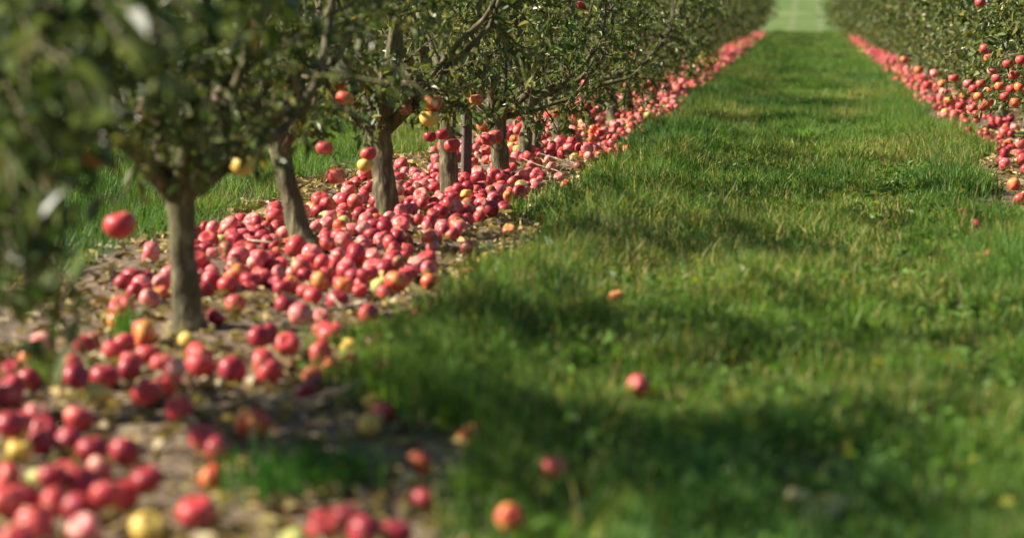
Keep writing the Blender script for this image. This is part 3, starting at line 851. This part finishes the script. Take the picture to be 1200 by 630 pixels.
fa['kind'] = 'stuff'; fa['label'] = 'countless red windfall apples carpeting the ground along both tree rows'; fa['category'] = 'fallen apples'

# --- still hanging: (px, py, colour, diameter px, depth y, tree index or None, label)
HANG = [
 (141, 263, 'red', 40, 5.5, 1, 'big glossy red apple hanging left of the nearest full trunk'),
 (284, 193, 'yellow', 30, None, 2, 'yellow apple hanging between the nearest full trunk and the curved one'),
 (111, 184, 'orange-red', 26, 5.0, 1, 'blurred orange apple hanging left of the nearest trunk fork'),
 (97, 118, 'red', 24, 5.0, 1, 'blurred red apple high among the dark upper left leaves'),
 (380, 173, 'red', 21, 8.7, 2, 'small red apple hanging just right of the curved trunk'),
 (404, 115, 'orange-red', 22, 8.6, 2, 'upper orange apple among twigs above the curved trunk'),
 (396, 98, 'orange-red', 18, 8.9, 2, 'topmost orange apple among twigs above the curved trunk'),
 (394, 206, 'red', 24, 8.8, 2, 'red apple hanging low between curved trunk and third trunk'),
 (432, 180, 'red', 20, 9.3, 3, 'red apple hanging at the shoulder of the third trunk'),
 (428, 193, 'yellow', 20, 9.3, 3, 'yellow apple hanging under the red one by the third trunk'),
 (507, 120, 'orange-red', 24, 9.8, 3, 'topmost orange apple of the pair above the thin trunk'),
 (503, 138, 'yellow', 24, 9.8, 3, 'yellowish lower apple of the pair above the thin trunk'),
 (530, 170, 'red', 20, 10.3, 4, 'red apple hanging right in front of the thin trunk'),
 (568, 147, 'orange-red', 19, 10.6, 4, 'upper apple of the red trio right of the thin trunk'),
 (580, 160, 'red', 20, 10.7, 4, 'rightmost apple of the red trio right of the thin trunk'),
 (572, 163, 'red', 19, 10.5, 4, 'lowest apple of the red trio right of the thin trunk'),
 (558, 117, 'orange-red', 17, 10.4, 4, 'pale apple half hidden in leaves above the thin trunk'),
 (475, 128, 'brown', 16, 9.9, 3, 'shrivelled brownish apple in the leaves above the third trunk'),
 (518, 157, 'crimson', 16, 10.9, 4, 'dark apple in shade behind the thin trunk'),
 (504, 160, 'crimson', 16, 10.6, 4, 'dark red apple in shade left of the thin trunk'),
 (683, 6, 'crimson', 15, 12.6, 6, 'dark red apple at the top edge of the photo'),
 (653, 132, 'orange-red', 14, 14.2, 7, 'orange apple hanging low over the drift past the stake'),
 (687, 97, 'red', 13, 14.6, 8, 'lone red apple high in the left row foliage'),
 (704, 127, 'red', 14, 15.6, 8, 'right one of two red apples low in the left row'),
 (696, 131, 'red', 14, 15.5, 8, 'left one of two red apples low in the left row'),
 (688, 125, 'crimson', 14, 15.5, 8, 'crimson apple in shade beside two red ones, left row'),
 (744, 60, 'orange-red', 10, 17.5, 10, 'small orange apple high in the left row, near the alley'),
 (748, 75, 'crimson', 10, 17.5, 10, 'small crimson apple just below the high orange one'),
 (755, 100, 'red', 11, 18.4, 10, 'red apple at lower left of the small bunch, left row'),
 (762, 97, 'red', 11, 18.4, 10, 'red apple at top of the small bunch, left row'),
 (766, 104, 'red', 11, 18.5, 11, 'red apple at lower right of the small bunch, left row'),
]
RIGHT = [(1154, 57), (1159, 68), (1163, 83), (1188, 88), (1190, 120), (1147, 113), (1140, 127), (1131, 112), (1172, 101), (1162, 104), (1150, 98), (1077, 82), (1087, 100), (1107, 108), (1118, 92),
         (1135, 98), (1181, 75), (1195, 102), (1126, 124), (1145, 134), (1096, 86), (1158, 120), (1178, 113), (1168, 92), (1105, 98), (1186, 104), (1149, 3), (1060, 70), (1197, 70), (1152, 125), (1112, 118), (1142, 104)]
for k, (px, py) in enumerate(sorted(RIGHT)):
    HANG.append((px, py, random.choice(('red', 'orange-red', 'orange-red', 'red', 'pink-red')), 12.5, 'R', None, '%s hanging apple from the left on the sunlit right row' % ordinal(k + 1)))
for px, py, c, dpx, Yd, ti, lab in HANG:
    if Yd is None: Yd = 0.077 * FPX / dpx
    if Yd == 'R':                                     # on the alley side of the right row's crowns
        d = ray(px, py); Yd = min(max(d.y / d.x * 1.0, 10), 30)
    if ti in (2, 3, 4): Yd -= 0.72
    elif ti is not None and ti > 4: Yd -= 0.35
    p = at_depth(px, py, Yd)
    r = min(max(dpx / FPX * Yd / 2, 0.028), 0.043)
    o = link('apple', APPLE_MESH[c, random.randrange(3)], None, p, (random.uniform(-0.2, 0.2), random.uniform(-0.2, 0.2), random.uniform(0, 6.28)), (r, r, r))
    link('stem', LONG_STEM_MESH, o)
    tag(o, lab, 'hanging apple', 'apples still hanging on the trees')
    tip = p + Vector((0, 0, r * 1.6))
    if ti is None:
        t = min((t for t in trees if t['group'] == 'right row of apple trees'), key=lambda t: (t.location - p).length)
    else:
        t = trees[ti]
    b = t.location
    st = Vector((b.x + (p.x - b.x) * 0.12, b.y + (p.y - b.y) * 0.12, max(FORK + 0.06, p.z + 0.05)))
    spray(t, st, tip, 14 if ti is not None else 22, 0.035, 0.06, int(px * 7 + py), 0.010 if ti is not None and ti < 5 else 0.005, 0.035 if ti is not None else 0.07)

# ------------------------------------------------------------------ stakes, fallen twigs, sprout, pale leaves
def stake(px, py, wpx, top, lean, label):
    p = on_plane(px, py)
    wd = wpx / FPX * p.y / 2
    V = []; F = []
    levels = [(-0.08, 1.0), (0.0, 1.0), (top * 0.5, 0.97), (top - 0.03, 0.94), (top, 0.45)]
    for z, s in levels:
        for ax, ay in ((-1, -0.8), (-0.8, -1), (0.8, -1), (1, -0.8), (1, 0.8), (0.8, 1), (-0.8, 1), (-1, 0.8)):
            V.append((ax * wd * s + lean * z, ay * wd * s, z))
    for a in range(len(levels) - 1):
        for b in range(8):
            F += [(a * 8 + b, a * 8 + (b + 1) % 8, (a + 1) * 8 + (b + 1) % 8), (a * 8 + b, (a + 1) * 8 + (b + 1) % 8, (a + 1) * 8 + b)]
    n = len(V); V.append((lean * top, 0, top)); k = (len(levels) - 1) * 8
    F += [(k + b, k + (b + 1) % 8, n) for b in range(8)]
    o = bpy.data.objects.new('wooden_stake', None); col.objects.link(o); o.location = (p.x, p.y, float(gh(p.x, p.y)))
    o.rotation_euler = (0, 0, 0.4)
    link('post', np_mesh('post', np.array(V), np.array(F), [M_STAKE]), o)
    tt = Tubes(); a = np.linspace(0, 2 * math.pi, 14)
    tt.add(np.stack([lean * top * 0.7 + wd * 1.35 * np.cos(a), wd * 1.35 * np.sin(a), np.full(14, top * 0.7) + 0.004 * np.sin(3 * a)], 1), np.full(14, 0.004), 5, cap=False)
    link('tie', tt.mesh('tie', [M_STEM]), o)
    tag(o, label, 'stake', 'tree stakes in the left row')
stake(546, 219, 11, 0.42, 0.02, 'dark square wooden stake right beside the thin fourth trunk')
stake(592, 199, 5, 0.30, -0.03, 'thin wooden stake standing right of the dark square one')
stake(628, 183, 9, 0.22, 0.05, 'short dark stake leaning at the sixth trunk of the left row')

def fallen_twig(a, b, rad, seed, label):
    p, q = on_plane(*a, 0.02), on_plane(*b, 0.03)
    g = np.random.default_rng(seed)
    n = 7
    pts = np.array([p.lerp(q, u) for u in np.linspace(0, 1, n)]); c = pts.mean(0)
    pts[1:-1] += g.normal(0, 0.012, (n - 2, 3)); pts[:, 2] = gh(pts[:, 0], pts[:, 1]) + np.linspace(0.02, 0.045, n)
    t = Tubes(); t.add(pts - c, np.linspace(rad, rad * 0.35, n), 6, 0.08, seed=seed)
    o = link('fallen_twig', t.mesh('fallen_twig', [M_TWIG]), None, Vector(c))
    s = Tubes()
    for k in (2, 4):
        d = pts[k + 1] - pts[k]; e = np.array([-d[1], d[0], 0.02]) * g.choice((-1, 1)) + d
        s.add([pts[k] - c, pts[k] - c + e * 0.8, pts[k] - c + e * 1.5 + (0, 0, 0.01)], [rad * 0.5, rad * 0.35, rad * 0.2], 5)
    link('side_shoot', s.mesh('side_shoot', [M_TWIG]), o)
    tag(o, label, 'twig', 'pruned twigs on the earth')
fallen_twig((228, 280), (318, 292), 0.008, 1, 'long pale twig lying between the two nearest full trunks')
fallen_twig((600, 222), (668, 212), 0.007, 2, 'pale twig lying level on bare earth past the stake')
fallen_twig((640, 205), (690, 188), 0.006, 3, 'farthest pale twig on bare earth beside the alley grass')
fallen_twig((575, 214), (622, 190), 0.005, 4, 'thin twig sloping up beside the thin wooden stake')
fallen_twig((330, 372), (425, 362), 0.008, 5, 'pale twig on bare earth right of the nearest full trunk')
fallen_twig((85, 330), (135, 318), 0.008, 6, 'pale twig on dark earth left of the nearest full trunk')
fallen_twig((300, 465), (385, 480), 0.007, 7, 'twig lying amid dead leaves in front, below the orange apples')

def tuft(px, py, n, hmin, hmax, wd, c, label, cat='plant', name='grass_sprout', sp=0.015):
    p = on_plane(px, py)
    g = np.random.default_rng(int(px))
    P = np.stack([g.normal(0, sp, n), g.normal(0, sp, n), np.zeros(n)], 1)
    tint = np.array(c) * g.uniform(0.7, 1.3, n)[:, None]
    V, F, T = blades(P, g.uniform(hmin, hmax, n), np.full(n, wd), 3, np.abs(g.normal(0.25, 0.2, n)), tint)
    o = link(name, np_mesh(name, V, F, [M_GRASS], tint=T), None, (p.x, p.y, float(gh(p.x, p.y)) - 0.004))
    tag(o, label, cat)
    if sp > 0.05: o['kind'] = 'stuff'
tuft(147, 396, 26, 0.06, 0.135, 0.007, (0.11, 0.26, 0.05), 'bright green grass sprout left of the nearest full trunk')
tuft(360, 568, 420, 0.04, 0.11, 0.005, (0.045, 0.13, 0.022), 'dark green grass clump amid the front scatter of apples', name='grass_clump', sp=0.075)
tuft(60, 448, 160, 0.03, 0.08, 0.005, (0.10, 0.19, 0.035), 'small bright grass clump at the left above the front apples', name='grass_clump', sp=0.06)

def pale_leaf(px, py, L, up, c, label, seed):
    p = on_plane(px, py, 0.05)
    g = np.random.default_rng(seed)
    a = g.random() * 6.28
    V, F, T = leaf_mesh_arrays(np.zeros((1, 3)), np.array([[math.cos(a), math.sin(a), up]]), np.array([L]), np.array([c]), 0.42, 0.4, 0.2, g=g)
    t = bpy.data.objects.new('dead_leaf', np_mesh('dead_leaf', V, F, [M_LITTER], tint=T)); col.objects.link(t)
    t.location = (p.x, p.y, float(gh(p.x, p.y)) + 0.05)
    tag(t, label, 'leaf', 'pale dead leaves caught in the alley grass')
pale_leaf(652, 297, 0.075, 1.6, (0.62, 0.60, 0.50), 'whitish dry leaf standing upright in the taller grass', 1)
pale_leaf(868, 322, 0.06, 0.3, (0.62, 0.58, 0.40), 'pale straw coloured leaf in mid alley grass', 2)
pale_leaf(940, 590, 0.10, 0.05, (0.55, 0.46, 0.24), 'large tan dead leaf in front on the alley grass', 3)
pale_leaf(912, 580, 0.07, 0.1, (0.50, 0.42, 0.22), 'smaller tan leaf beside the large tan one in front', 4)
pale_leaf(582, 324, 0.05, 1.0, (0.65, 0.62, 0.52), 'small whitish leaf at the ragged edge of the grass', 5)
pale_leaf(637, 480, 0.07, 0.1, (0.42, 0.24, 0.10), 'brown dead leaf left of the lone apple on the grass', 6)
pale_leaf(496, 348, 0.07, 0.7, (0.55, 0.50, 0.36), 'pale dead leaf where the drift of apples meets the grass', 7)
